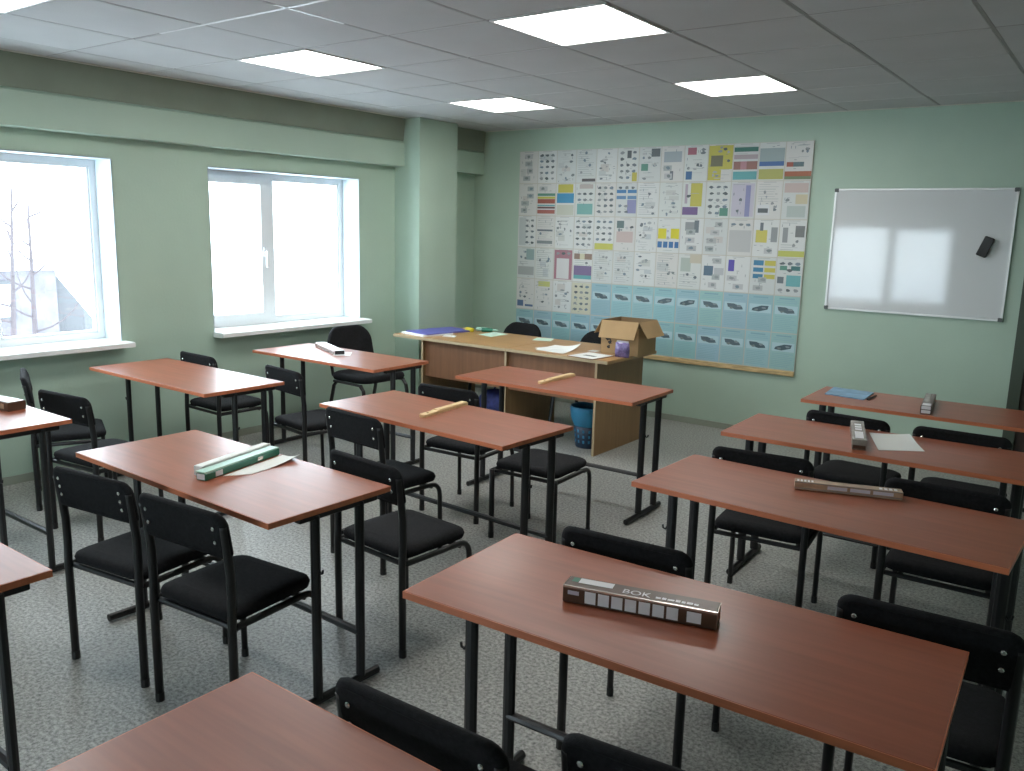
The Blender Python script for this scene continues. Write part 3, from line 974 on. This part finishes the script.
def flap(p0, p1, out, up, length):
    p0, p1 = Vector(p0), Vector(p1)
    d = (Vector(out) + Vector((0, 0, up))).normalized() * length
    n = (p1 - p0).cross(d).normalized() * .004
    e = (p1 - p0).normalized() * .008
    v = [p0, p1, p1 + d - e, p0 + d + e]
    mb = MB()
    mb.loft([[tuple(q) for q in v], [tuple(q + n) for q in v]])
    return mb.build('flap', 'cardboard', bx)


flap((-bw / 2, -bd / 2 - .002, bh), (bw / 2, -bd / 2 - .002, bh), (0, -1, 0), -2.2, .135).location = (0, 0, 0.045)
flap((bw / 2 + .002, -bd / 2, bh), (bw / 2 + .002, bd / 2, bh), (1, 0, 0), -1.6, .13).location = (0, 0, 0.045)
flap((-bw / 2 - .002, bd / 2, bh), (-bw / 2 - .002, -bd / 2, bh), (-1, 0, 0), -1.6, .12).location = (0, 0, 0.045)
flap((bw / 2, bd / 2 + .002, bh), (-bw / 2, bd / 2 + .002, bh), (0, 1, 0), -1.5, .13).location = (0, 0, 0.045)
# raised rim between body and flaps
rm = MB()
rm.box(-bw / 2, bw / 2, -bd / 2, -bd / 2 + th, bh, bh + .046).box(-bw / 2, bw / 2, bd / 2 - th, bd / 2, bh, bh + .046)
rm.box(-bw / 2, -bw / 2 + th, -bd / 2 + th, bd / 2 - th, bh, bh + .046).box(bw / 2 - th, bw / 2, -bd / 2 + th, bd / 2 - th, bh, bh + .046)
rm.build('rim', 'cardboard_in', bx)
pm = MB()
for (cx_, cz_, s_) in ((-.09, .12, .030), (-.075, .085, .018), (-.085, .05, .016)):
    pm.loft([[(cx_ + s_ * math.cos(-6.283 * k / 9) * (1 if k % 3 else .5), y, cz_ + s_ * math.sin(-6.283 * k / 9) * (1 if k % 2 else .6)) for k in range(9)] for y in (-bd / 2 - .0006, -bd / 2)])
pm.build('printed_symbol', 'ink', bx)
pp = empty('plastic_packet', (-.46, 2.205, Z), R(4), 'purple plastic packet leaning against the cardboard box', 'packet')
rings = []
for k in range(7):
    s = k / 6
    hw_, hd_ = .065 - .012 * abs(s - .45), .022 * math.sin(math.pi * (.12 + .80 * s)) + .002
    rings.append([(hw_ * .9 * math.cos(6.283 * q / 12), hd_ * math.sin(6.283 * q / 12), .105 * s) for q in range(12)])
MB().loft(rings).build('packet_body', 'purple_film', pp, True)
MB().box(-.045, .045, -.002, .002, .105, .118).build('sealed_edge', 'print_lilac', pp)

# waste basket
wbk = empty('waste_basket', (-.715, 2.20, 0), 0, 'blue and navy lattice waste basket under the teacher desk', 'waste basket')
bk = MB()
prof = [(.085, 0.0), (.088, .006), (.104, .17), (.100, .17), (.084, .008)]
bk.lathe(prof, 24)
lo = bk.build('lower_body', 'basket_navy', wbk, True)
for k in range(14):
    for z in (.05, .09, .13):
        a = 6.283 * k / 14
        r = .0865 + .017 * (z / .17)
        s = MB().bbox(-.007, .007, -.002, .002, -.011, .011, .001)
        ca, sa = math.cos(a), math.sin(a)
        s.v = [(ca * (r + py) - sa * px, sa * (r + py) + ca * px, z + pz) for px, py, pz in s.v]
        s.build('slot', 'basket_blue', lo)
up_ = MB()
up_.lathe([(.106, .165), (.128, .22), (.135, .27), (.136, .305), (.130, .312), (.126, .30), (.118, .22), (.100, .168)], 24, cap=False)
up_.build('bag_liner', 'basket_blue', wbk, True)
# bag under the left desk
bg = empty('school_bag', (-1.55, 2.19, 0), R(4), 'dark blue bag on the floor under the left teacher desk', 'bag')
rings = []
for z, sx, sy in ((0, .15, .08), (.02, .17, .095), (.16, .175, .10), (.26, .15, .085), (.31, .10, .05), (.32, .04, .02)):
    rings.append([(x, y, z) for x, y in rrect(2 * sx, 2 * sy, min(sx, sy) * .6, 4)])
MB().loft(rings).build('bag_body', 'bag_blue', bg, True)
MB().tube(bezier((-.05, 0, .305), (0, 0, .40), (.05, 0, .305), 8), .008, 6).build('carry_handle', 'bag_blue', bg, True)
rings = [[(x, -.1 - y, z) for x, z in rrect(.24 - 2 * i, .14 - 2 * i, .03, 4, 0, .11)] for y, i in ((0, 0), (.018, .004), (.025, .02))]
MB().loft(rings).build('front_pocket', 'bag_blue', bg, True)


# ------------------------------------------------------------------ cartons, rulers and papers on the student desks
def carton(x, y, ang, L, W, Hh, m, label, cat='carton', group='long cartons on the desks', name='long_carton'):
    """origin at the near-left base corner; x along the length"""
    t = empty(name, (x, y, Z), R(ang), label, cat, group)
    MB().bbox(0, L, 0, W, 0, Hh, .0025).build('carton_body', m, t)
    return t


def text_mesh(txt, size, name, m, parent, loc, rot):
    cu = bpy.data.curves.new(name, 'FONT')
    cu.body = txt
    cu.size = size
    cu.extrude = .0002
    tmp = bpy.data.objects.new('tmp', cu)
    COL.objects.link(tmp)
    dg = bpy.context.evaluated_depsgraph_get()
    me = bpy.data.meshes.new_from_object(tmp.evaluated_get(dg))
    COL.objects.unlink(tmp)
    bpy.data.objects.remove(tmp)
    me.materials.clear()
    me.materials.append(MATS[m])
    o = link(name, me, parent, loc)
    o.rotation_euler = rot
    return o


# shiny brown carton on the nearest desk
c = carton(1.408, -1.432, 15, .368, .062, .043, 'carton_brown', 'shiny dark brown carton with a row of white squares on the nearest desk')
for k in range(7):
    x = .055 + .033 * k
    MB().box(x, x + .027, -.0006, 0, .006, .036).build('printed_square', 'print_white', c)
MB().box(.30, .333, -.0006, 0, .008, .034).build('printed_square', 'print_white', c)
MB().box(.012, .04, -.0006, 0, .022, .032).build('printed_square', 'print_lilac', c)
MB().box(0, .368, -.0014, .004, .0385, .0438).build('foil_edge', 'foil', c)
MB().box(.03, .115, .028, .055, .043, .0436).build('price_label', 'print_white', c)
MB().box(.012, .028, .03, .054, .043, .0434).build('label_patch', 'green_dark', c)
text_mesh('BOK', .034, 'printed_letters', 'print_white', c, (.14, .016, .0432), (0, 0, 0))
pr_ = MB()
for k, (a_, w_, h_) in enumerate(((0, .012, .009), (.015, .010, .011), (.028, .016, .009), (.047, .011, .012), (.061, .009, .010), (.073, .014, .011), (.090, .010, .009))):
    pr_.box(.222 + a_, .222 + a_ + w_, .018, .018 + h_, .0432, .0436)
pr_.build('printed_marks', 'print_white', c)
MB().box(-.0008, 0, .002, .060, .001, .042).build('end_face', 'foil', c)
MB().box(.368, .3688, 0, .004, .001, .042).box(.368, .3688, .058, .062, .001, .042).box(.368, .3688, .004, .058, .039, .042).build('foil_edge', 'foil', c)

# thin tan carton
c = carton(1.545, -.13, 19, .355, .045, .030, 'carton_tan', 'thin tan speckled carton at the far edge of a desk')
MB().box(0, .355, -.001, 0, .004, .010).build('foil_edge', 'foil', c)
MB().box(0, .355, -.001, .001, .026, .0305).build('foil_edge', 'foil', c)
for k in range(3):
    MB().box(.11 + .075 * k, .175 + .075 * k, -.0008, 0, .012, .024).build('printed_band', 'print_lilac', c)
for k in range(5):
    MB().box(.008 + .012 * k, .015 + .012 * k, .008, .03, .03, .0306).build('printed_square', 'print_white', c)
for k in range(4):
    MB().box(.28 + .016 * k, .29 + .016 * k, .010, .03, .03, .0306).build('printed_square', 'print_white', c)

# grey carton pointing away, third right desk
c = carton(1.602, .625, 106, .40, .058, .045, 'carton_grey', 'grey carton lying lengthwise beside the white sheet')
MB().box(.03, .16, .012, .046, .045, .0457).build('price_label', 'print_white', c)
for k in range(3):
    MB().box(.19 + .05 * k, .225 + .05 * k, .015, .043, .045, .0456).build('printed_square', 'print_white', c)
MB().box(-.0007, 0, .004, .054, .004, .02).build('end_print', 'carton_brown', c)
# carton on the farthest right desk
c = carton(1.668, 1.635, 97, .40, .052, .044, 'carton_brown', 'dark carton with white end on the farthest right desk')
MB().box(-.0008, 0, .004, .048, .024, .042).build('end_label', 'print_white', c)
MB().box(-.0008, 0, .004, .048, .003, .020).build('end_label', 'print_white', c)
MB().box(.005, .07, .006, .046, .044, .0447).build('price_label', 'print_white', c)
MB().box(.10, .38, .02, .046, .044, .0446).build('printed_band', 'carton_grey', c)
# carton on the left edge desk
c = carton(-2.03, -1.44, 8, .37, .085, .042, 'carton_brown', 'brown carton with pale top on the desk at the left edge')
MB().box(.004, .366, .01, .08, .042, .0432).build('top_print', 'print_white', c)
for k in range(4):
    MB().box(.02 + .088 * k, .075 + .088 * k, -.0007, 0, .01, .034).build('printed_band', 'carton_tan', c)
# white carton below the second window
c = carton(-2.345, 1.005, -24, .45, .075, .030, 'print_white', 'white flat carton with dark end on the shining desk')
MB().box(.45, .4508, .004, .071, .002, .028).build('end_face', 'ink', c)
MB().box(0, .45, -.0007, 0, .003, .02).build('side_print', 'carton_grey', c)
# green ruler case
c = carton(-.075, -1.425, 103, .395, .040, .026, 'green_dark', 'dark green ruler case with mint lid on a desk', 'ruler case', None, 'ruler_case')
MB().bbox(0, .395, .002, .044, .0262, .0315, .001).build('lid', 'green_mint', c)
MB().box(-.0008, 0, .003, .037, .004, .024).build('end_label', 'print_white', c)
MB().box(.05, .085, -.0008, 0, .004, .022).build('side_label', 'print_white', c)
MB().box(.27, .30, -.0008, 0, .006, .020).build('side_label', 'foil', c)
st = MB().bbox(0, .37, 0, .035, 0, .037, .003).build('paper_roll', 'paper')
st.location = (-.134, -1.40, Z)
st.rotation_euler = (0, 0, R(103))
tag(st, 'flat white strip lying against the green ruler case', 'strip')
slab('paper_sheet', [(-.084, -1.35), (-.028, -1.27), (-.055, -1.03), (-.150, -1.035)], .0012, 'paper', 'white sheet beside the green ruler case', 'paper', curl=.03)


def wooden_ruler(x, y, ang, label):
    t = empty('wooden_ruler', (x, y, Z), R(ang), label, 'ruler', 'pale wooden rulers')
    pts = [(0, .010), (.012, 0), (.09, .002), (.37, .002), (.37, .042), (.11, .044), (.10, .036), (.015, .040), (0, .032)]
    MB().loft([[(a, b, z) for a, b in pts] for z in (0, .014)]).build('blade', 'pale_wood', t)
    MB().box(.12, .365, .006, .038, .0141, .018).build('raised_scale', 'pale_wood', t)
    MB().lathe([(.006, .0141), (.006, .0165)], 10).build('peg', 'oak', t).location = (.05, .02, 0)
    return t


wooden_ruler(-.180, -.185, 96, 'nearer pale wooden ruler, with a black chair back just beyond it')
wooden_ruler(-.270, .925, 91, 'farther pale wooden ruler, on the desk right in front of the teacher desks')
slab('paper_sheet', [(1.640, .67), (1.80, .785), (1.69, 1.03), (1.525, .985)], .0012, 'paper', 'white sheet beside the grey carton on a right desk', 'paper', curl=.02)
slab('paper_sheet', [(-1.93, .80), (-1.83, .87), (-1.95, 1.0), (-2.02, .94)], .0012, 'paper', 'white sheet at the dark end of the white carton', 'paper')
br = slab('brochure', [(1.08, 1.81), (1.30, 1.79), (1.29, 2.05), (1.06, 2.06)], .006, 'blue_print', 'blue printed brochure at the left end of the farthest right desk', 'brochure')
pe = MB().tube([(0, 0, .006), (.0, .15, .006)], .0055, 6).build('pen', 'ink')
pe.location = (1.315, 1.80, Z)
pe.rotation_euler = (0, 0, R(-4))
tag(pe, 'dark pen lying along the blue brochure', 'pen')
